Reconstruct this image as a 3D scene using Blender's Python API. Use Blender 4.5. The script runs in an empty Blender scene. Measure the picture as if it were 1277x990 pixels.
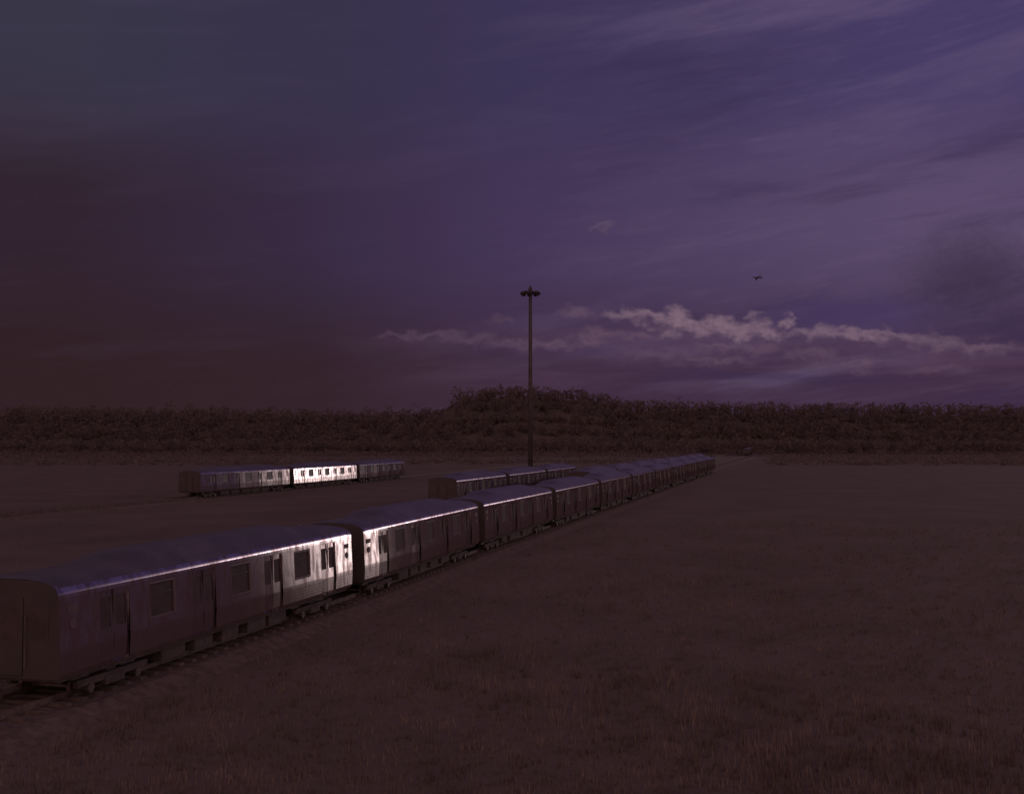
import bpy, bmesh, math, random
from mathutils import Vector, Matrix
R = math.radians
random.seed(11)
scn = bpy.context.scene
C = scn.collection

# ------------------------------------------------------------------ camera
F, PX, PY, HOR, EYE = 1350.0, 638.5, 495.0, 550.0, 7.0
cam_d = bpy.data.cameras.new('camera')
cam = bpy.data.objects.new('camera', cam_d); C.objects.link(cam)
cam.location = (0, 0, EYE)
cam.rotation_euler = (R(90) + math.atan((HOR - PY) / F), 0, 0)
cam_d.sensor_width = 36.0
cam_d.lens = F / 1277.0 * 36.0
cam_d.clip_start, cam_d.clip_end = 0.3, 20000
scn.camera = cam

SUN_AZ, SUN_EL = 38.5, 5.5          # degrees right of the view axis (+Y), above the horizon
SUN_E = 0.16
AMB = 1.05                           # gain of the added fill sky behind the camera

scn.view_settings.view_transform = 'Standard'
scn.view_settings.look = 'None'
scn.view_settings.exposure = 0
scn.view_settings.gamma = 1
scn.view_settings.use_curve_mapping = False
scn.cycles.max_bounces = 6
scn.cycles.use_denoising = True

# ------------------------------------------------------------------ node helper
def lin(r, g, b):
    f = lambda c: (c/255/12.92) if c/255 <= .04045 else ((c/255 + .055)/1.055)**2.4
    return (f(r), f(g), f(b), 1)

class G:
    def __init__(s, nt): s.nt = nt
    def n(s, t, **kw):
        o = s.nt.nodes.new(t)
        for k, v in kw.items(): setattr(o, k, v)
        return o
    def put(s, sock, v):
        if v is None: return
        if isinstance(v, bpy.types.NodeSocket): s.nt.links.new(v, sock)
        else: sock.default_value = v
    def m(s, op, a, b=None, c=None, clamp=False):
        o = s.n('ShaderNodeMath', operation=op, use_clamp=clamp)
        for i, v in enumerate((a, b, c)): s.put(o.inputs[i], v)
        return o.outputs[0]
    def step(s, v, lo, hi, a=0.0, b=1.0):
        o = s.n('ShaderNodeMapRange', interpolation_type='SMOOTHSTEP')
        for i, q in enumerate((v, lo, hi, a, b)): s.put(o.inputs[i], q)
        return o.outputs[0]
    def mix(s, f, a, b, mode='MIX'):
        o = s.n('ShaderNodeMix', data_type='RGBA', blend_type=mode, clamp_factor=True)
        s.put(o.inputs[0], f); s.put(o.inputs[6], a); s.put(o.inputs[7], b)
        return o.outputs[2]
    def xyz(s, x, y, z=0.0):
        o = s.n('ShaderNodeCombineXYZ')
        for i, v in enumerate((x, y, z)): s.put(o.inputs[i], v)
        return o.outputs[0]
    def noise(s, vec, scale=1.0, detail=4.0, rough=.5, dist=0.0):
        o = s.n('ShaderNodeTexNoise')
        s.put(o.inputs['Vector'], vec); o.inputs['Scale'].default_value = scale
        o.inputs['Detail'].default_value = detail; o.inputs['Roughness'].default_value = rough
        o.inputs['Distortion'].default_value = dist
        return o.outputs[0]
    def ramp(s, f, stops, mode='LINEAR'):
        o = s.n('ShaderNodeValToRGB'); o.color_ramp.interpolation = mode
        e = o.color_ramp.elements
        while len(e) < len(stops): e.new(.5)
        for q, (p, c) in zip(e, stops): q.position = p; q.color = c
        s.put(o.inputs[0], f)
        return o.outputs[0]

# ------------------------------------------------------------------ world: a bruised dusk overcast
w = bpy.data.worlds.new('World'); scn.world = w; w.use_nodes = True
w.node_tree.nodes.clear()
g = G(w.node_tree)
tc = g.n('ShaderNodeTexCoord')
sp = g.n('ShaderNodeSeparateXYZ'); g.put(sp.inputs[0], tc.outputs['Generated'])
X, Y, Z = sp.outputs
DEG = 180/math.pi
az = g.m('MULTIPLY', g.m('ARCTAN2', X, Y), DEG)
el = g.m('MULTIPLY', g.m('ARCSINE', Z), DEG)
a01 = g.m('MULTIPLY_ADD', az, 1/50, .5)
low = g.ramp(a01, [(.06, lin(49,32,36)), (.30, lin(52,35,42)), (.46, lin(62,43,60)), (.62, lin(64,45,66)), (.90, lin(66,47,70))])
mid = g.ramp(a01, [(.05, lin(50,36,48)), (.28, lin(56,43,66)), (.50, lin(68,53,86)), (.72, lin(80,65,98)), (.92, lin(90,73,106))])
top = g.ramp(a01, [(.05, lin(57,54,72)), (.28, lin(56,50,74)), (.50, lin(60,52,84)), (.72, lin(66,57,92)), (.92, lin(70,60,100))])
base = g.mix(g.step(el, 3.0, 10.5), low, mid)
base = g.mix(g.step(el, 11.5, 18.5), base, top)
# long veils that climb to the right
tilt = g.m('MULTIPLY_ADD', az, -.13, el)
wv = g.noise(g.xyz(g.m('MULTIPLY', az, .05), g.m('MULTIPLY', tilt, .22), 3.1), 1.0, 3.0, .5)
veil = g.noise(g.xyz(g.m('MULTIPLY', az, .055), g.m('MULTIPLY_ADD', wv, 1.3, g.m('MULTIPLY', tilt, .42)), 1.7), 1.0, 7.0, .58)
vr = g.step(az, -6.0, 17.0, .12, 1.0)
vb = g.m('MULTIPLY', g.step(veil, .50, .72), vr)
vd = g.m('MULTIPLY', g.step(veil, .48, .30), vr)
base = g.mix(g.m('MULTIPLY', vb, .42), base, lin(106, 90, 122))
base = g.mix(g.m('MULTIPLY', vd, .42), base, lin(48, 36, 68))
fine = g.noise(g.xyz(g.m('MULTIPLY', az, .35), g.m('MULTIPLY', tilt, 2.3), 8.2), 1.0, 6.0, .6)
base = g.mix(g.m('MULTIPLY', g.m('MULTIPLY', g.step(fine, .45, .8), vr), .12), base, lin(120, 96, 126))
# flat bands under the cumulus
bn = g.noise(g.xyz(g.m('MULTIPLY', az, .12), g.m('MULTIPLY', el, 1.1), 5.5), 1.0, 5.0, .55, .3)
bandw = g.m('MULTIPLY', g.step(el, 6.4, 5.0), g.m('MULTIPLY', g.step(el, 2.2, 3.4), g.step(az, -12.0, 6.0)))
base = g.mix(g.m('MULTIPLY', g.m('MULTIPLY', g.step(bn, .47, .68), bandw), .38), base, lin(88, 64, 86))
base = g.mix(g.m('MULTIPLY', g.m('MULTIPLY', g.step(bn, .48, .32), bandw), .36), base, lin(54, 40, 74))
# bumpy line of cumulus low on the right: soft billows with ragged edges, each brighter on top
wp = g.xyz(az, g.m('MULTIPLY', el, 1.4), 0.0)
w1 = g.noise(wp, .95, 4.0, .5)
w2 = g.noise(g.xyz(az, g.m('MULTIPLY', el, 1.4), 7.7), 1.15, 4.0, .5)
azw = g.m('MULTIPLY_ADD', g.m('SUBTRACT', w1, .5), 2.1, az)
elw = g.m('MULTIPLY_ADD', g.m('SUBTRACT', w2, .5), 1.25, el)
edge = g.noise(wp, 3.4, 4.0, .6)
lump = g.noise(g.xyz(az, g.m('MULTIPLY', el, 1.3), 2.2), 2.1, 4.0, .6)
DPP = 180/math.pi/F
warp = g.xyz(azw, elw, 0.0)
def billow(px, py, rx, ry, amt, soft=.75, hi=lin(128, 104, 119), lo_=lin(76, 58, 84)):
    global base, warp
    # evaluate the billows one after the other (keeps the shader's working memory small)
    far_ = g.n('ShaderNodeVectorMath', operation='ADD'); g.put(far_.inputs[0], base); far_.inputs[1].default_value = (1e3, 1e3, 1e3)
    keep = g.n('ShaderNodeVectorMath', operation='MINIMUM'); g.put(keep.inputs[0], warp); g.put(keep.inputs[1], far_.outputs[0])
    warp = keep.outputs[0]
    sx = g.n('ShaderNodeSeparateXYZ'); g.put(sx.inputs[0], warp); azw, elw = sx.outputs[0], sx.outputs[1]
    ca = math.degrees(math.atan((px - PX)/F)); ce = math.degrees(math.atan((HOR - py - 5)/F*math.cos(R(ca))))
    dx = g.m('MULTIPLY_ADD', azw, 1/(rx*DPP), -ca/(rx*DPP)); dy = g.m('MULTIPLY_ADD', elw, 1/(ry*DPP), -ce/(ry*DPP))
    rr = g.m('SQRT', g.m('MULTIPLY_ADD', dx, dx, g.m('MULTIPLY', dy, dy)))
    rr = g.m('MULTIPLY_ADD', edge, .6, g.m('SUBTRACT', rr, .30))
    cl = g.mix(g.step(g.m('MULTIPLY_ADD', lump, 2.4, g.m('SUBTRACT', dy, 1.2)), -1.2, .7), lo_, hi)
    base = g.mix(g.step(rr, 1.0 + soft*.5, 1.0 - soft, 0.0, amt), base, cl)
bl = lin(68, 54, 96)
billow(1070, 388, 130, 26, .55, 1.0, bl, bl)
for q in ((870,428,150,26,.42), (1100,433,120,22,.34), (720,420,90,20,.26), (560,425,130,14,.12)): billow(*q, 1.0, lin(92,70,92), lin(80,60,86))
for q in ((500,414,34,4,.22), (540,412,30,5,.26), (590,419,44,7,.26), (640,426,36,7,.30), (690,425,26,7,.40), (735,421,20,8,.38), (755,411,26,6,.36),
          (800,415,22,6,.32), (820,438,60,7,.22), (890,446,50,5,.30), (905,428,40,6,.34), (955,434,20,7,.36), (1002,436,16,8,.32),
          (1024,437,20,8,.26), (1050,450,40,8,.18), (1078,449,18,9,.32), (1165,456,38,5,.24), (718,387,22,8,.42), (625,394,16,5,.18)):
    billow(q[0], q[1], q[2], q[3]*1.15, min(.8, q[4]*1.55), .9, lin(104,81,99), lin(76,57,82))
for q in ((765,389,15,6,.60), (784,388,15,7,.70), (806,390,18,9,.85), (822,398,15,9,.70), (838,413,15,8,.62), (862,406,18,10,.72),
          (842,391,14,12,.90), (852,400,16,13,.90), (877,408,16,9,.80), (897,401,24,10,.95), (912,409,20,10,.90), (927,414,16,9,.80),
          (945,406,15,10,.75), (961,413,15,11,.80), (1000,410,26,5,.45), (1020,412,19,8,.52), (1037,410,16,9,.52), (1057,412,20,7,.55),
          (1076,412,20,7,.60), (1102,414,28,7,.55), (1136,419,32,8,.46), (1168,425,28,8,.36), (1205,429,32,7,.30), (1245,432,36,7,.28)):
    billow(q[0], q[1], q[2], q[3]*1.12, q[4])
def puff(px, py, rx, ry, amt):
    billow(px, py, rx, ry, amt, .6)
billow(1215, 335, 75, 55, .62, 1.0, lin(54,43,62), lin(48,38,52))
puff(983, 398, 11, 8, .80); puff(752, 277, 18, 6, .22); puff(937, 391, 10, 8, .50)
# unseen sky behind the camera: bright fill added to lift the darks, part NISHITA
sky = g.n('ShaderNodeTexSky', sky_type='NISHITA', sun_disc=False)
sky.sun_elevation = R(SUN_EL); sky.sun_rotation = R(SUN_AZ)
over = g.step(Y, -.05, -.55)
fill_sky = g.mix(.16, (.46, .27, .275, 1), g.mix(1.0, sky.outputs[0], (.08, .08, .08, 1), 'MULTIPLY'))
fill_sky = g.mix(1.0, fill_sky, (AMB, AMB, AMB, 1), 'MULTIPLY')
col = g.mix(over, base, fill_sky)
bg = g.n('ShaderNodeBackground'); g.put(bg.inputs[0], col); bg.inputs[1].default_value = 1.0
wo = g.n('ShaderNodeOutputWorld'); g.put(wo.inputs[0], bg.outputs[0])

# ------------------------------------------------------------------ sun
sd = bpy.data.lights.new('sun', 'SUN'); so = bpy.data.objects.new('sun', sd); C.objects.link(so)
sd.energy = SUN_E; sd.angle = R(0.6); sd.color = (1.0, .83, .80)
a, e = R(SUN_AZ), R(SUN_EL)
so.rotation_euler = Vector((math.sin(a)*math.cos(e), math.cos(a)*math.cos(e), math.sin(e))).to_track_quat('Z', 'Y').to_euler()

# ------------------------------------------------------------------ materials
def mat(name, col, rough=.8, metal=0.0, var=.25, scale=1.5, bump=0.0, bscale=8.0, spec=.5, col2=None):
    m = bpy.data.materials.new(name); m.use_nodes = True
    h = G(m.node_tree); b = m.node_tree.nodes['Principled BSDF']
    t = h.n('ShaderNodeTexCoord').outputs['Object']
    n = h.noise(t, scale, 6.0, .6)
    c2 = col2 or tuple(c*(1-var) for c in col[:3]) + (1,)
    c1 = tuple(min(1, c*(1+var)) for c in col[:3]) + (1,)
    h.put(b.inputs['Base Color'], h.mix(h.step(n, .35, .65), c2, c1))
    b.inputs['Roughness'].default_value = rough; b.inputs['Metallic'].default_value = metal
    b.inputs['Specular IOR Level'].default_value = spec
    if bump:
        bn = h.n('ShaderNodeBump'); bn.inputs['Strength'].default_value = bump; bn.inputs['Distance'].default_value = .05
        h.put(bn.inputs['Height'], h.noise(t, bscale, 6.0, .65)); h.put(b.inputs['Normal'], bn.outputs[0])
    return m

def steel(name, rough, aniso, wave, ribs=0.0, tint=(.62,.565,.565,1), dust=.12):
    """brushed stainless sheet: the grain runs along the car, so the highlight spreads up and down; thin film of brown dust"""
    m = bpy.data.materials.new(name); m.use_nodes = True
    h = G(m.node_tree); m.node_tree.nodes.remove(m.node_tree.nodes['Principled BSDF'])
    out = [n for n in m.node_tree.nodes if n.type == 'OUTPUT_MATERIAL'][0]
    t = h.n('ShaderNodeTexCoord').outputs['Object']
    vt = h.n('ShaderNodeVectorTransform', vector_type='VECTOR', convert_from='OBJECT', convert_to='WORLD')
    vt.inputs[0].default_value = (1, 0, 0)
    s = h.n('ShaderNodeSeparateXYZ'); h.put(s.inputs[0], t)
    grime = h.noise(h.xyz(h.m('MULTIPLY', s.outputs[0], 2.2), s.outputs[1], h.m('MULTIPLY', s.outputs[2], .7)), 1.6, 7.0, .65)
    hgt = h.m('MULTIPLY', h.noise(h.xyz(s.outputs[0], h.m('MULTIPLY', s.outputs[1], .5), h.m('MULTIPLY', s.outputs[2], .8)), 1.3, 2.0, .45), wave)
    if ribs:
        lo = h.step(s.outputs[2], 1.64, 1.58)
        hgt = h.m('ADD', hgt, h.m('MULTIPLY', h.m('MULTIPLY', h.m('SINE', h.m('MULTIPLY', s.outputs[2], 62.0)), lo), ribs))
    bn = h.n('ShaderNodeBump'); bn.inputs['Strength'].default_value = 1.0; bn.inputs['Distance'].default_value = 1.0
    h.put(bn.inputs['Height'], hgt)
    gl = h.n('ShaderNodeBsdfAnisotropic', distribution='BECKMANN')
    h.put(gl.inputs['Color'], h.mix(h.step(grime, .36, .60), (tint[0]*.45, tint[1]*.40, tint[2]*.40, 1), tint))
    h.put(gl.inputs['Roughness'], h.step(grime, .3, .7, rough*1.1, rough*.93))
    gl.inputs['Anisotropy'].default_value = aniso
    h.put(gl.inputs['Tangent'], vt.outputs[0]); h.put(gl.inputs['Normal'], bn.outputs[0])
    df = h.n('ShaderNodeBsdfDiffuse'); df.inputs['Color'].default_value = (.20, .138, .128, 1)
    mx_ = h.n('ShaderNodeMixShader'); h.put(mx_.inputs[0], h.step(grime, .62, .40, dust*.5, dust*2.2))
    h.put(mx_.inputs[1], gl.outputs[0]); h.put(mx_.inputs[2], df.outputs[0]); h.put(out.inputs[0], mx_.outputs[0])
    return m

MT = {
 'side': steel('stainless_side', .255, .64, .002, .00025, dust=.26),
 'door': steel('stainless_door', .255, .64, .0015, 0, (.55,.49,.49,1), .24),
 'roof': mat('roof_paint', (.105,.075,.074,1), .34, 0, .2, .8, .12, 1.2, spec=.85),
 'eave': steel('eave_sheet', .245, .0, .00015, 0, (.60,.53,.58,1), .12),
 'frame': mat('window_frame', (.17,.12,.115,1), .6, 0, .15, 3),
 'end': mat('end_paint', (.075,.053,.049,1), .7, 0, .12, 1.2),
 'glass': mat('dusty_glass', (.095,.068,.064,1), .22, 0, .15, 2, spec=.35),
 'rubber': mat('black_rubber', (.13,.09,.085,1), .8),
 'plate': mat('dark_plate', (.12,.08,.08,1), .5),
 'under': mat('underframe_grime', (.11,.08,.07,1), .85, 0, .25, 4, .3, 12),
 'wheel': mat('wheel_steel', (.17,.12,.11,1), .5, .6, .3, 6),
 'ground': mat('yard_soil', (.165,.122,.102,1), .95, 0, .10, .12, .3, 1.3, spec=.1),
 'ballast': mat('track_ballast', (.165,.122,.102,1), .95, 0, .22, 3.5, .8, 14, spec=.1),
 'rail': mat('rusty_rail', (.15,.10,.085,1), .7, .2, .3, 3),
 'tie': mat('sleeper_wood', (.14,.10,.085,1), .9, 0, .3, 2),
 'hill': mat('hill_soil', (.13,.098,.084,1), .95, 0, .1, .02, spec=.05),
 'leaf': mat('leaf_mass', (.24,.18,.155,1), .9, 0, .08, .07, spec=.05),
 'grass': mat('dry_grass', (.20,.15,.122,1), .9, 0, .3, .5, spec=.05),
 'mast': mat('mast_galvanised', (.095,.068,.064,1), .75, 0, .2, 1),
 'lamp': mat('lamp_housing', (.07,.046,.046,1), .6),
 'lens': mat('lamp_glass', (.12,.09,.09,1), .2),
 'plane': mat('aircraft_paint', (.15,.11,.17,1), .6, 0, .1),
}

_b = G(MT['leaf'].node_tree); _p = MT['leaf'].node_tree.nodes['Principled BSDF']
_t = _b.n('ShaderNodeBsdfTranslucent'); _t.inputs['Color'].default_value = (.24, .180, .155, 1)
_m = _b.n('ShaderNodeMixShader'); _m.inputs[0].default_value = .5
_b.put(_m.inputs[1], _p.outputs[0]); _b.put(_m.inputs[2], _t.outputs[0])
_b.put([n for n in MT['leaf'].node_tree.nodes if n.type == 'OUTPUT_MATERIAL'][0].inputs[0], _m.outputs[0])

# ------------------------------------------------------------------ mesh helpers
def obj(name, bm, m, parent=None, smooth=False):
    me = bpy.data.meshes.new(name)
    bm.normal_update(); bm.to_mesh(me); bm.free()
    me.materials.append(m)
    if smooth:
        for p in me.polygons: p.use_smooth = True
    o = bpy.data.objects.new(name, me); C.objects.link(o)
    if parent: o.parent = parent
    return o
def tag(o, label=None, cat=None, group=None, kind=None):
    if label: o['label'] = label
    if cat: o['category'] = cat
    if group: o['group'] = group
    if kind: o['kind'] = kind
    return o
def empty(name, loc, rz=0):
    o = bpy.data.objects.new(name, None); C.objects.link(o)
    o.location = loc; o.rotation_euler = (0, 0, rz); o.empty_display_size = .5
    return o
def kids(o): return [c for c in C.objects if c.parent == o]
def box(bm, x0, x1, y0, y1, z0, z1, bev=0.0):
    r = bmesh.ops.create_cube(bm, size=1.0)
    bmesh.ops.scale(bm, vec=(x1-x0, y1-y0, z1-z0), verts=r['verts'])
    bmesh.ops.translate(bm, vec=((x0+x1)/2, (y0+y1)/2, (z0+z1)/2), verts=r['verts'])
    if bev:
        es = list({e for v in r['verts'] for e in v.link_edges})
        bmesh.ops.bevel(bm, geom=es, offset=bev, segments=2, affect='EDGES', profile=.5)
def cyl(bm, p0, p1, r0, r1=None, seg=16, caps=True):
    p0, p1 = Vector(p0), Vector(p1); d = p1 - p0
    r1 = r0 if r1 is None else r1
    M = Matrix.Translation((p0+p1)/2) @ d.to_track_quat('Z', 'Y').to_matrix().to_4x4()
    bmesh.ops.create_cone(bm, cap_ends=caps, segments=seg, radius1=r0, radius2=r1, depth=d.length, matrix=M)
def quad(bm, *ps):
    return bm.faces.new([bm.verts.new(p) for p in ps])

# ------------------------------------------------------------------ ground and distance
bm = bmesh.new()
bmesh.ops.create_grid(bm, x_segments=60, y_segments=60, size=6000)
tag(obj('ground', bm, MT['ground']), kind='structure')

def at(px, d):     # ground point seen in column px at distance d along +Y
    return Vector(((px - PX)/F*d, d, 0))

def ridge_h(px):   # skyline height (m) at 720 m for a picture column
    pts = [(-900,30),(-300,31),(200,30),(480,28),(555,29),(572,41),(610,44),(665,44),(735,41),(790,35),(860,33.4),(1000,32.8),(1200,31.6),(1400,30),(2100,26),(3000,20)]
    for (xa, ha), (xb, hb) in zip(pts, pts[1:]):
        if xa <= px <= xb:
            t = (px-xa)/(xb-xa); t = t*t*(3-2*t)
            return ha + (hb-ha)*t
    return 30
bm = bmesh.new(); rows = []
cols = [-900 + 30*i for i in range(131)]
for px in cols:
    h = ridge_h(px) - 7.5 + random.uniform(-.4, .4); r = []
    for d, k in ((610, -.02), (640, .12), (670, .45), (700, .85), (725, 1.0), (780, .9), (900, .3), (1000, -.02)):
        p = at(px, d); r.append(bm.verts.new((p.x, p.y, h*k)))
    rows.append(r)
for ra, rb in zip(rows, rows[1:]):
    for i in range(len(ra)-1): bm.faces.new((ra[i], rb[i], rb[i+1], ra[i+1]))
tag(obj('hills', bm, MT['hill'], smooth=True), kind='structure')

# the far wood along the ridge: thousands of crowns that read as one dark edge
verts, faces = [], []
def leaf_clump(cx, cy, cz, rx, rz, n, s):
    for _ in range(n):
        u = random.uniform(-1, 1); th = random.uniform(0, 6.283); q = math.sqrt(max(0, 1-u*u))
        k = random.uniform(.45, 1.05)
        c = Vector((cx + rx*k*q*math.cos(th), cy + rx*k*q*math.sin(th), cz + rz*k*u))
        v1 = Vector((random.gauss(0,1), random.gauss(0,1), random.gauss(0,1))).normalized()*s*random.uniform(.6,1.3)
        v2 = Vector((random.gauss(0,1), random.gauss(0,1), random.gauss(0,1))).normalized()*s*random.uniform(.6,1.3)
        i = len(verts); verts.extend((c-v1-v2*.4, c+v1-v2*.4, c+v2)); faces.append((i, i+1, i+2))
for px in range(-700, 2300, 9):
    for row, (d, kk) in enumerate(((606, -.02), (620, .0), (635, .06), (655, .30), (672, .50), (690, .74), (706, .90), (722, 1.0))):
        q = px + random.uniform(-5, 5); dd = d + random.uniform(-10, 10)
        p = at(q, dd); hh = (ridge_h(q) - 7.5)*kk
        H = (7.6 + random.gauss(0, 1.3) + (random.uniform(1.5, 3.5) if random.random() < .12 else 0)) if row == 7 else random.uniform(6, 9)
        if 860 < q and row == 7: H = 7.6 + random.gauss(0, .6)
        n = 60 if 0 < q < 1277 else 25
        leaf_clump(p.x, p.y, hh + H*.55, random.uniform(3.2, 5), H*.46, n, .95)
        leaf_clump(p.x, p.y, hh + H*.2, random.uniform(2.6, 4.2), H*.3, n//3, 1.4)
for _ in range(420):          # ragged scrub along the foot of the wood
    q = random.uniform(-200, 1500); dd = 604 - abs(random.gauss(0, 1))*random.choice((14, 14, 45))
    p = at(q, dd); k = random.uniform(.8, 2.6)
    leaf_clump(p.x, p.y, k*.5, k*random.uniform(1.0, 2.2), k*.6, int(14 + 9*k), .7)
n_scrub = 0
while n_scrub < 2600:          # rough scrub thinning out into the open ground before the wood
    dd = 600 - 290*random.random()**1.6; q = random.uniform(-120, 1400)
    p = at(q, dd)
    off = math.tan(R(15))*dd - p.x          # keep clear of the line of tracks
    if 12 < off < 42 or math.sin(p.x*.021 + 2*math.sin(dd*.013)) + math.sin(dd*.04 + p.x*.006) < -.55: continue
    n_scrub += 1
    k = random.uniform(.5, 1.2) + 1.3*random.random()**3
    leaf_clump(p.x, p.y, k*.45, k*random.uniform(1.2, 2.6), k*.55, int(8 + 8*k), .5)
me = bpy.data.meshes.new('woodland'); me.from_pydata(verts, [], faces); me.materials.append(MT['leaf'])
wood = bpy.data.objects.new('woodland', me); C.objects.link(wood)
tag(wood, 'dark far wood along the skyline ridge with scrub before it', 'wood', kind='stuff')

# ------------------------------------------------------------------ tracks
def hd(deg): return Vector((math.sin(R(deg)), math.cos(R(deg)), 0))
def side(deg): return Vector((math.cos(R(deg)), -math.sin(R(deg)), 0))      # to the right of travel
def railway(points, base=0.0):
    """ballast bed, sleepers and two rails along a polyline of (x, y)"""
    P = [Vector((x, y, 0)) for x, y in points]
    dense = []
    for a_, b_ in zip(P, P[1:]):
        n = max(1, int((b_-a_).length/6))
        dense += [a_.lerp(b_, i/n) for i in range(n)]
    dense.append(P[-1])
    bm = bmesh.new(); prof = [(-2.3, .004), (-1.6, .26), (1.6, .26), (2.3, .004)]; prev = None
    rl = [bmesh.new(), bmesh.new()]; prv = [None, None]
    for i, p in enumerate(dense):
        t = (dense[min(i+1, len(dense)-1)] - dense[max(i-1, 0)]).normalized(); s = Vector((t.y, -t.x, 0))
        cur = [bm.verts.new(p + s*a_ + Vector((0, 0, b_ + base))) for a_, b_ in prof]
        if prev:
            for k in range(3): bm.faces.new((prev[k], prev[k+1], cur[k+1], cur[k]))
        prev = cur
        for j, off in enumerate((-.7175, .7175)):
            q = [rl[j].verts.new(p + s*(off+a_) + Vector((0, 0, b_+base))) for a_, b_ in ((-.035, .34), (-.035, .50), (.035, .50), (.035, .34))]
            if prv[j]:
                for k in range(3): rl[j].faces.new((prv[j][k], prv[j][k+1], q[k+1], q[k]))
            prv[j] = q
    bed = tag(obj('railway_track', bm, MT['ballast']), kind='structure')
    for b in rl: obj('rail', b, MT['rail'], bed)
    bt = bmesh.new(); d = 0
    for a_, b_ in zip(P, P[1:]):
        L = (b_-a_).length; t = (b_-a_)/L; s = Vector((t.y, -t.x, 0)); k = 0
        while k < min(L, 190):
            c = a_ + t*k
            ps = [c + t*u + s*v for u, v in ((-.12,-1.25), (.12,-1.25), (.12,1.25), (-.12,1.25))]
            lo = [bt.verts.new(q + Vector((0,0,.20+base))) for q in ps]; hi = [bt.verts.new(q + Vector((0,0,.34+base))) for q in ps]
            bt.faces.new(hi)
            for q in range(4): bt.faces.new((lo[q], lo[(q+1)%4], hi[(q+1)%4], hi[q]))
            k += .65
    tag(obj('sleepers', bt, MT['tie'], bed), kind='stuff')
    return bed

# ------------------------------------------------------------------ subway car
PROF = [(1.41,.98),(1.463,1.10),(1.478,1.60),(1.478,1.70),(1.452,2.10),(1.405,3.00),(1.395,3.08)]
EAVE = [(1.395,3.08),(1.375,3.17),(1.33,3.25),(1.26,3.32),(1.15,3.38),(1.0,3.425)]
def yz(z):
    for (ya, za), (yb, zb) in zip(PROF, PROF[1:]):
        if za <= z <= zb: return ya + (yb-ya)*(z-za)/(zb-za)
    return PROF[-1][0]

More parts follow.
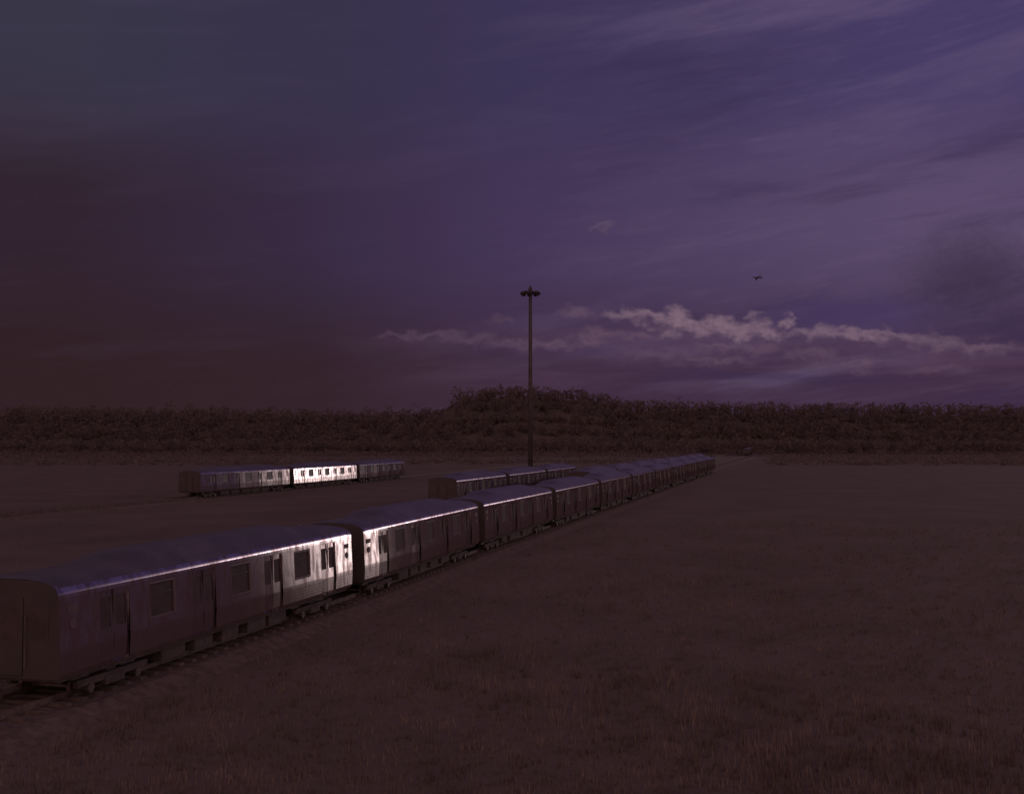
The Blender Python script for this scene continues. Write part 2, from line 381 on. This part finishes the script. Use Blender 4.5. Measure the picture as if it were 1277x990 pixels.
def make_car(L, pitch, yaws=None, seed=0, near_taper=0.0, far_taper=0.0):
    """origin on the rail heads' plane, mid-length; +x runs away from the camera, -y is the side we see"""
    rnd = random.Random(seed)
    root = empty('subway_car', (0, 0, 0))
    hx = L/2
    doors = [(-hx + pitch*(k+.5)) for k in range(4)]
    wins = [(-hx + pitch*(k+1)) for k in range(3)]
    DW, WW = .66, .60*(pitch/4.5)
    cuts = []
    for d in doors: cuts.append((d-DW, d+DW, 'd'))
    for d in wins: cuts.append((d-WW, d+WW, 'w'))
    cuts.sort()
    segs = []; x = -hx
    for a_, b_, t in cuts:
        segs.append((x, a_, 'p')); segs.append((a_, b_, t)); x = b_
    segs.append((x, hx, 'p'))
    Zd0, Zd1, Zw0, Zw1 = 1.03, 2.96, 1.93, 2.86
    body = bmesh.new()
    for sy in (-1, 1):
        for i, (xa, xb, t) in enumerate(segs):
            yw = rnd.uniform(-.35, .35)
            if yaws and sy == -1 and i < len(yaws) and yaws[i] is not None: yw = yaws[i]
            yw = math.tan(R(yw)); xm = (xa+xb)/2
            def P(x_, z, rec=0.0):
                y = yz(z) - rec + (-yw*(x_-xm) if sy == 1 else yw*(x_-xm))
                return (x_, sy*y, z)
            n = 1 if t != 'p' else max(2, int((xb-xa)/.22))
            zs = [p[1] for p in PROF]
            def strip(za, zb):
                lv = sorted({za, zb, *[z for z in zs if za < z < zb]})
                for k in range(n):
                    x0, x1 = xa + (xb-xa)*k/n, xa + (xb-xa)*(k+1)/n
                    for z0, z1 in zip(lv, lv[1:]):
                        q = [P(x0, z0), P(x1, z0), P(x1, z1), P(x0, z1)]
                        if sy == 1: q.reverse()
                        quad(body, *q)
            def reveal(z0, z1, rec):
                c = [(xa, z0), (xb, z0), (xb, z1), (xa, z1)]
                for k in range(4):
                    (x0, w0), (x1, w1) = c[k], c[(k+1) % 4]
                    q = [P(x0, w0), P(x1, w1), P(x1, w1, rec), P(x0, w0, rec)]
                    if sy == -1: q.reverse()
                    quad(body, *q)
            if t == 'p': strip(PROF[0][1], PROF[-1][1])
            else:
                z0, z1 = (Zd0, Zd1) if t == 'd' else (Zw0, Zw1)
                strip(PROF[0][1], z0); strip(z1, PROF[-1][1]); reveal(z0, z1, .07 if t == 'd' else .05)
            if t == 'd':
                door = bmesh.new(); glass = []
                for s2 in (-1, 1):
                    yl = math.tan(R(rnd.uniform(-.5, .5)))
                    u0, u1 = (xa+.005, xm-.012) if s2 < 0 else (xm+.012, xb-.005)
                    um = (u0+u1)/2
                    def D(x_, z, rec=.05):
                        return (x_, sy*(yz(z) - rec + (yl if sy == -1 else -yl)*(x_-um)), z)
                    wx0, wx1, wz0, wz1 = u0+.11, u1-.11, 1.98, 2.78
                    lv = [Zd0, 1.10, 1.62, wz0, 2.1, wz1, Zd1]
                    for za, zb in zip(lv, lv[1:]):
                        spans = [(u0, u1)] if (zb <= wz0 or za >= wz1) else [(u0, wx0), (wx1, u1)]
                        for x0, x1 in spans:
                            q = [D(x0, za), D(x1, za), D(x1, zb), D(x0, zb)]
                            if sy == 1: q.reverse()
                            quad(door, *q)
                    glass.append(([D(wx0, wz0, .062), D(wx1, wz0, .062), D(wx1, 2.1, .062), D(wx0, 2.1, .062)],
                                  [D(wx0, 2.1, .062), D(wx1, 2.1, .062), D(wx1, wz1, .062), D(wx0, wz1, .062)]))
                # rubber meeting edge
                o = obj('door', door, MT['door'], root)
                gk = bmesh.new()
                box(gk, xm-.012, xm+.012, *sorted((sy*(yz(2.0)-.075), sy*(yz(2.0)-.045))), Zd0, Zd1)
                obj('rubber_edge', gk, MT['rubber'], o)
                for qs in glass:
                    gb = bmesh.new()
                    for q in qs:
                        if sy == 1: q = q[::-1]
                        quad(gb, *q)
                    obj('door_pane', gb, MT['glass'], o)
            if t == 'w':
                fr = bmesh.new(); e_ = .055
                def ringp(x_, z, out): return (x_, sy*(yz(z) + out), z)
                outer = [(xa-e_, Zw0-e_), (xb+e_, Zw0-e_), (xb+e_, Zw1+e_), (xa-e_, Zw1+e_)]
                inner = [(xa+.02, Zw0+.02), (xb-.02, Zw0+.02), (xb-.02, Zw1-.02), (xa+.02, Zw1-.02)]
                for k in range(4):
                    a0, a1, b0, b1 = outer[k], outer[(k+1)%4], inner[k], inner[(k+1)%4]
                    mid_ = lambda p, q_: ((p[0]+q_[0])/2, (p[1]+q_[1])/2)
                    m0, m1 = mid_(a0, b0), mid_(a1, b1)
                    for (q0, q1, r1, r0, oa, ob) in ((a0, a1, m1, m0, .002, .016), (m0, m1, b1, b0, .016, -.03)):
                        q = [ringp(*q0, oa), ringp(*q1, oa), ringp(*r1, ob), ringp(*r0, ob)]
                        if sy == 1: q.reverse()
                        quad(fr, *q)
                o = obj('window', fr, MT['frame'], root)
                gb = bmesh.new()
                lv = [Zw0, 2.1, Zw1]
                for za, zb in zip(lv, lv[1:]):
                    q = [ringp(xa, za, -.045), ringp(xb, za, -.045), ringp(xb, zb, -.045), ringp(xa, zb, -.045)]
                    if sy == 1: q.reverse()
                    quad(gb, *q)
                obj('pane', gb, MT['glass'], o)
                gb = bmesh.new()
                box(gb, xa+.02, xb-.02, *sorted((sy*(yz(2.58)-.044), sy*(yz(2.58)-.02))), 2.56, 2.60)
                obj('glazing_bar', gb, MT['rubber'], o)
    # floor pan
    quad(body, (-hx, 1.36, .98), (hx, 1.36, .98), (hx, -1.36, .98), (-hx, -1.36, .98))
    bodyo = obj('body', body, MT['side'], root)
    # roof: rounded eaves, low ends and a long raised middle
    def crown(x_):
        d = hx - abs(x_)
        t = min(1, max(0, (d - 2.6)/1.9)); t = t*t*(3-2*t)
        return t
    bm = bmesh.new(); prev = None
    xs = sorted({-hx, -hx+.08, -hx+.25, -hx+.45, hx-.45, hx-.25, hx-.08, hx, *[-hx + L*i/64 for i in range(65)]})
    for x_ in xs:
        t = crown(x_); d = min(1.0, (hx-abs(x_))/.45); shr = 0.0; dz = -.05*(1-d)**2
        half = [(y-shr, z + dz*(z-3.08)/.35) for y, z in EAVE]
        half += [(.86, 3.455 + .16*t + dz), (.70, 3.475 + .24*t + dz), (.40, 3.50 + .29*t + dz), (0, 3.51 + .31*t + dz)]
        full = half + [(-y, z) for y, z in half[-2::-1]]
        cur = [bm.verts.new((x_, -y, z)) for y, z in full]
        if prev:
            for k in range(len(cur)-1): bm.faces.new((prev[k], cur[k], cur[k+1], prev[k+1]))
        prev = cur
    # strip the eaves (polished) from the dull roof sheet
    me_r = obj('roof', bm, MT['roof'], root, smooth=True)
    me_r.data.materials.append(MT['eave'])
    for p in me_r.data.polygons:
        c = p.center
        if c.z < 3.27: p.material_index = 1
    # ends
    for s2 in (-1, 1):
        bm = bmesh.new()
        pr = [(y-.003, z) for y, z in PROF] + [(y-.003, z-.05*(z-3.08)/.35) for y, z in EAVE[1:]] + [(.70, 3.42), (0, 3.455)]
        ring = [(y, z) for y, z in pr] + [(-y, z) for y, z in pr[-2::-1]]
        f = [bm.verts.new((s2*(hx-.004), -y*s2, z)) for y, z in ring]
        bm.faces.new(f)
        eo = obj('end_wall', bm, MT['end'], root)
        bm = bmesh.new(); box(bm, *sorted((s2*(hx-.002), s2*(hx+.03))), -.38, .38, 1.05, 3.0, .008); obj('end_door', bm, MT['end'], eo)
        bm = bmesh.new(); box(bm, *sorted((s2*(hx+.031), s2*(hx+.036))), -.24, .24, 1.95, 2.75); obj('end_pane', bm, MT['glass'], eo)
        bm = bmesh.new()
        box(bm, *sorted((s2*(hx-.3), s2*(hx+.45))), -.12, .12, .62, .80, .02)
        box(bm, *sorted((s2*(hx+.45), s2*(hx+.64))), -.20, .20, .56, .86, .03)
        obj('coupler', bm, MT['under'], root)
        for sy in (-1, 1):
            bm = bmesh.new(); box(bm, *sorted((s2*(hx-.003), s2*(hx+.012))), *sorted((sy*.60, sy*1.14)), 1.98, 2.72, .004)
            obj('end_window', bm, MT['glass'], eo)
            bm = bmesh.new()
            cyl(bm, (s2*(hx+.07), sy*.49, 1.25), (s2*(hx+.07), sy*.49, 2.55), .018, seg=8)
            for zz in (1.3, 2.5): cyl(bm, (s2*(hx-.01), sy*.49, zz), (s2*(hx+.07), sy*.49, zz), .014, seg=6)
            obj('grab_rail', bm, MT['rubber'], eo)
        # plates by the end of each side
        for sy in (-1, 1):
            xe = s2*(hx-.52)
            bm = bmesh.new(); y0 = yz(2.72)
            box(bm, xe-.21, xe+.21, *sorted((sy*(y0-.02), sy*(y0+.012))), 2.60, 2.78); obj('number_plate', bm, MT['plate'], root)
            bm = bmesh.new(); y0 = yz(2.25)
            cyl(bm, (xe, sy*(y0-.03), 2.32), (xe, sy*(y0+.014), 2.32), .125, seg=20); obj('emblem', bm, MT['plate'], root)
    # bogies
    for s2 in (-1, 1):
        cx = s2*(hx-2.75)
        bm = bmesh.new()
        for sy in (-1, 1):
            box(bm, cx-1.55, cx+1.55, sy*1.02-.09, sy*1.02+.09, .50, .70, .03)
            box(bm, cx-.42, cx+.42, sy*1.03-.12, sy*1.03+.12, .36, .62, .03)
        box(bm, cx-.22, cx+.22, -1.0, 1.0, .55, .90, .02)
        bo = obj('bogie', bm, MT['under'], root)
        for s3 in (-1, 1):
            bm = bmesh.new(); xx = cx + s3*1.04
            cyl(bm, (xx, -.80, .43), (xx, .80, .43), .08, seg=12)
            for sy in (-1, 1):
                cyl(bm, (xx, sy*.69, .43), (xx, sy*.80, .43), .43, seg=28)
                cyl(bm, (xx, sy*.80, .43), (xx, sy*1.14, .43), .13, seg=14)
            obj('wheelset', bm, MT['wheel'], bo)
    bm = bmesh.new(); box(bm, -hx+.2, hx-.2, -1.30, 1.30, .86, .976, .02); obj('underframe', bm, MT['under'], root)
    for k in range(5):
        x0 = -hx + 4.9 + k*(L-9.8)/5; wv_ = (L-9.8)/5 - rnd.uniform(.25, .6)
        bm = bmesh.new(); yo = rnd.choice((1.24, 1.16))
        box(bm, x0, x0+wv_, -yo, yo, rnd.uniform(.42, .52), .858, .03); obj('equipment_box', bm, MT['under'], root)
    return root

def copy_tree(o, parent=None):
    c = o.copy(); C.objects.link(c)
    if parent: c.parent = parent
    for ch in kids(o): copy_tree(ch, c)
    return c
HALF = 1.43
used = set()
def place(root, near_eave, h, L, label, group, dz=0.0):
    """put a car (or a copy of it) so that its near right-hand eave end stands over near_eave"""
    o = root if root.name not in used else copy_tree(root)
    used.add(root.name); used.add(o.name)
    c = Vector((near_eave[0], near_eave[1], 0)) + hd(h)*(L/2) - side(h)*HALF
    o.location = (c.x, c.y, .50 - .43 + .43*0 + dz); o.rotation_euler = (0, 0, R(90-h))
    tag(o, label, 'subway car', group)
    nxt = Vector((near_eave[0], near_eave[1], 0)) + hd(h)*(L + GAP)
    return nxt
GAP, LS, LB = 1.30, 18.0, 22.6
RZ = 0.07    # car origin: wheel rims touch the rail heads at .50

# front train: the joint between its first two cars is the fixed point of the picture
jb = Vector(((455-PX)/F*45.8, 45.8, 0))               # near end of the second car
HA, HB, HC = 15.2, 13.75, 15.1
ja = jb - hd(HA)*(LS + GAP)
carA = make_car(LS, 4.5, [0]*12 + [.0, .35, -.25, .0], 3)
carB = make_car(LS, 4.5, [2.3, .3, -.2, -.2, -.1, 0, 0, 0, 0, 0, 0, 0, 0, 0, 0], 5)
carG = make_car(LS, 4.5, None, 7)
carL = make_car(LB, 5.65, None, 9)
GF = 'cars of the long train nearest the camera'
place(carA, ja, HA, LS, 'nearest stainless subway car, sunlit at its far end, roof fading into the dark', GF)
p = place(carB, jb, HB, LS, 'subway car just beyond the bright one, thin bright roof edge and dark windows', GF)
ords = ['third','fourth','fifth','sixth','seventh','eighth','ninth','tenth','eleventh']
track1 = [ja - hd(HA)*60 - side(HA)*HALF, ja - side(HA)*HALF, jb - side(HB)*HALF]
track1.append(p - side(HC)*HALF)
for k in range(9):
    p = place(carG, p, HC, LS, f'{ords[k]} car of the nearest train, counted from the camera, deep in shadow', GF)
e1 = p - side(HC)*HALF
track1.append(e1 + hd(HC)*330)

# second line, just left of the nearest train, starting farther away
def on_line(off, d):     # point of the line X = .268 d - off  (eave line of a parallel track)
    return Vector((math.tan(R(15))*d - off, d, 0))
G2 = 'cars of the train behind the nearest one'
p = on_line(24.2, 124.5); s2 = p.copy()
lab2 = ['near end car','second car','third car','fourth car','fifth car','sixth car','seventh car','farthest car']
for k in range(8):
    p = place(carG, p, 15.0, LS, f'{lab2[k]} of the dim train standing just behind the nearest train', G2)
track2 = [on_line(24.2, 20) - side(15)*HALF, on_line(24.2, 620) - side(15)*HALF]
p = on_line(24.6, 500)
for k in range(2):
    p = place(carG, p, 15.0, LS, ('lone far subway car near the vanishing point, a faint streak of roof',
                                  'last far subway car, beyond the lone faint streak of roof')[k], 'two far cars by themselves')
# third train, farther left, only its roofs catch the sky
G3 = 'cars of the short train left of the light mast'
p = on_line(33.0, 103.5)
for k in range(3):
    p = place(carG, p, 15.0, LS, ('nearest','middle','farthest')[k] + ' of three dark cars whose roofs show below the light mast', G3)
track3 = [on_line(33.0, 30) - side(15)*HALF, on_line(33.0, 560) - side(15)*HALF]
# far left train with longer cars, side on fire with the sun
G4 = 'cars of the far train at the left'
HL = 15.6
q = Vector(((367-PX)/F*150, 150, 0))
HF = [15.25, 14.15, 13.0]
p = q - hd(HF[0])*(LB+GAP)
l4 = ['dim car of the far left train, sunlit only at its far end',
      'brightest car of the far left train, whole side sunlit', 'last car beyond the brightest one in the far left train, fading to dark']
track4 = [p - hd(HL)*50 - side(HL)*HALF]
for k in range(3):
    track4.append(p - side(HF[k])*HALF)
    p = place(carL, p, HF[k], LB, l4[k], G4)
track4.append(p - side(HF[2])*HALF)
track4.append(p + hd(HF[2])*300 - side(HF[2])*HALF)
empty_track = [on_line(28.6, 30) - side(15)*HALF, on_line(28.6, 560) - side(15)*HALF]
for t in (track1, track2, track3, track4, empty_track):
    railway([(v.x, v.y) for v in t])

# ------------------------------------------------------------------ high mast light
MD = 157.0
mx = (661.5-PX)/F*MD
mast = empty('light_mast', (mx, MD, 0))
tag(mast, 'tall dark high mast light with a ring of floodlights against the sky', 'light mast')
top_z = EYE + (550-366)/F*MD
bm = bmesh.new(); cyl(bm, (0,0,.35), (0,0,top_z), .36, .23, 20); obj('pole', bm, MT['mast'], mast, True)
bm = bmesh.new(); box(bm, -.6, .6, -.6, .6, 0, .32, .05)
for i in range(8):
    a_ = i*math.pi/4; cyl(bm, (.45*math.cos(a_), .45*math.sin(a_), .32), (.45*math.cos(a_), .45*math.sin(a_), .44), .03, seg=6)
obj('base_plate', bm, MT['mast'], mast)
bm = bmesh.new()
cyl(bm, (0,0,top_z-.1), (0,0,top_z+.75), .34, .30, 18); cyl(bm, (0,0,top_z+.75), (0,0,top_z+1.15), .30, .10, 18); cyl(bm, (0,0,top_z+1.15), (0,0,top_z+1.55), .025, .015, 6)
obj('head_cap', bm, MT['lamp'], mast)
bm = bmesh.new()
for i in range(40):
    a0, a1 = i*math.pi/20, (i+1)*math.pi/20
    cyl(bm, (.95*math.cos(a0), .95*math.sin(a0), top_z+.22), (.95*math.cos(a1), .95*math.sin(a1), top_z+.22), .06, seg=6)
for i in range(4):
    a_ = i*math.pi/2 + .4; cyl(bm, (.3*math.cos(a_), .3*math.sin(a_), top_z+.25), (.95*math.cos(a_), .95*math.sin(a_), top_z+.22), .05, seg=6)
obj('lowering_ring', bm, MT['lamp'], mast)
for i in range(8):
    a_ = i*math.pi/4 + .12
    f = empty('tmp', (0,0,0)); bpy.data.objects.remove(f)
    M = Matrix.Translation((1.18*math.cos(a_), 1.18*math.sin(a_), top_z+.08)) @ Matrix.Rotation(a_, 4, 'Z') @ Matrix.Rotation(R(28), 4, 'Y')
    bm = bmesh.new(); box(bm, -.24, .28, -.27, .27, -.22, .26, .07); bmesh.ops.transform(bm, matrix=M, verts=bm.verts)
    fl = obj('floodlight', bm, MT['lamp'], mast)
    bm = bmesh.new(); box(bm, -.20, .24, -.22, .22, -.236, -.222); bmesh.ops.transform(bm, matrix=M, verts=bm.verts)
    obj('lens', bm, MT['lens'], fl)

# ------------------------------------------------------------------ aircraft low over the clouds
AD = 3300.0
pl = empty('aircraft', ((946-PX)/F*AD, AD, EYE + (550-345.5)/F*AD))
pl.rotation_euler = (R(24), R(-3), R(200))
tag(pl, 'tiny dark airliner flying above the bright cumulus on the right', 'aircraft')
bm = bmesh.new(); st = [(-16.5,.25,.7),(-13,.9,.4),(-8,1.75,.1),(0,1.95,0),(10,1.95,0),(14,1.6,-.1),(16.3,.8,-.4),(17,.15,-.5)]; prev = None
for x_, r_, zz in st:
    cur = [bm.verts.new((x_, r_*math.cos(k*math.pi/8), zz + r_*math.sin(k*math.pi/8))) for k in range(16)]
    if prev:
        for k in range(16): bm.faces.new((prev[k], prev[(k+1)%16], cur[(k+1)%16], cur[k]))
    prev = cur
obj('fuselage', bm, MT['plane'], pl, True)
def wing(name, pts, th):
    bm = bmesh.new(); lo = [bm.verts.new((x_, y_, z_-th)) for x_, y_, z_ in pts]; hi = [bm.verts.new((x_, y_, z_+th)) for x_, y_, z_ in pts]
    bm.faces.new(lo[::-1]); bm.faces.new(hi)
    for k in range(4): bm.faces.new((lo[k], lo[(k+1)%4], hi[(k+1)%4], hi[k]))
    return obj(name, bm, MT['plane'], pl)
for s_ in (-1, 1):
    wing('wing', [(5, s_*1.2, -.8), (-2, s_*1.2, -.8), (-5.5, s_*16, .6), (-4, s_*16, .6)], .25)
    wing('tailplane', [(-12, s_*.5, .9), (-15.5, s_*.5, .9), (-16.6, s_*6, 1.3), (-15.2, s_*6, 1.3)], .15)
    bm = bmesh.new(); cyl(bm, (4.6, s_*5.2, -2.0), (.8, s_*5.2, -2.0), 1.05, .7, 14); obj('engine', bm, MT['plane'], pl, True)
bm = bmesh.new(); pts = [(-11, 1.4), (-16, 1.2), (-17.6, 7.2), (-15.6, 7.2)]
lo = [bm.verts.new((x_, -.18, z_)) for x_, z_ in pts]; hi = [bm.verts.new((x_, .18, z_)) for x_, z_ in pts]
bm.faces.new(lo); bm.faces.new(hi[::-1])
for k in range(4): bm.faces.new((lo[k], lo[(k+1)%4], hi[(k+1)%4], hi[k]))
obj('tail_fin', bm, MT['plane'], pl)

# ------------------------------------------------------------------ rough yard grass
verts, faces = [], []
def near_track(x, y):
    for t in (track1, track4):
        for a_, b_ in zip(t, t[1:]):
            ab = Vector((b_.x-a_.x, b_.y-a_.y)); ap = Vector((x-a_.x, y-a_.y))
            u = max(0, min(1, ap.dot(ab)/ab.length_squared))
            if (ap - ab*u).length < 2.6: return True
    return False
cnt = 0
while cnt < 15000:
    d = 19 + 75*random.random()**1.7
    x = random.uniform(-.52, .56)*d
    if near_track(x, d) or x < math.tan(R(15))*d - 20: 
        if random.random() < .93 or near_track(x, d): continue
    cnt += 1
    k = math.sin(x*.35+1.3*math.sin(d*.21)) + math.sin(d*.27 + x*.11)
    H = random.uniform(.10, .26)*(1.35 if k > .5 else .8)
    for _ in range(5):
        th = random.uniform(0, 6.283); ln = random.uniform(.1, .5)*H; wd = .012 + .004*random.random()
        bx, by = x + random.gauss(0, .09), d + random.gauss(0, .09)
        i = len(verts); c, s_ = math.cos(th), math.sin(th)
        verts.extend(((bx - s_*wd, by + c*wd, -.01), (bx + s_*wd, by - c*wd, -.01), (bx + c*ln, by + s_*ln, H*random.uniform(.7, 1.2))))
        faces.append((i, i+1, i+2))
me = bpy.data.meshes.new('grass'); me.from_pydata(verts, [], faces); me.materials.append(MT['grass'])
gr = bpy.data.objects.new('grass', me); C.objects.link(gr)
tag(gr, 'short dry grass on the dark yard ground before the trains', 'grass', kind='stuff')
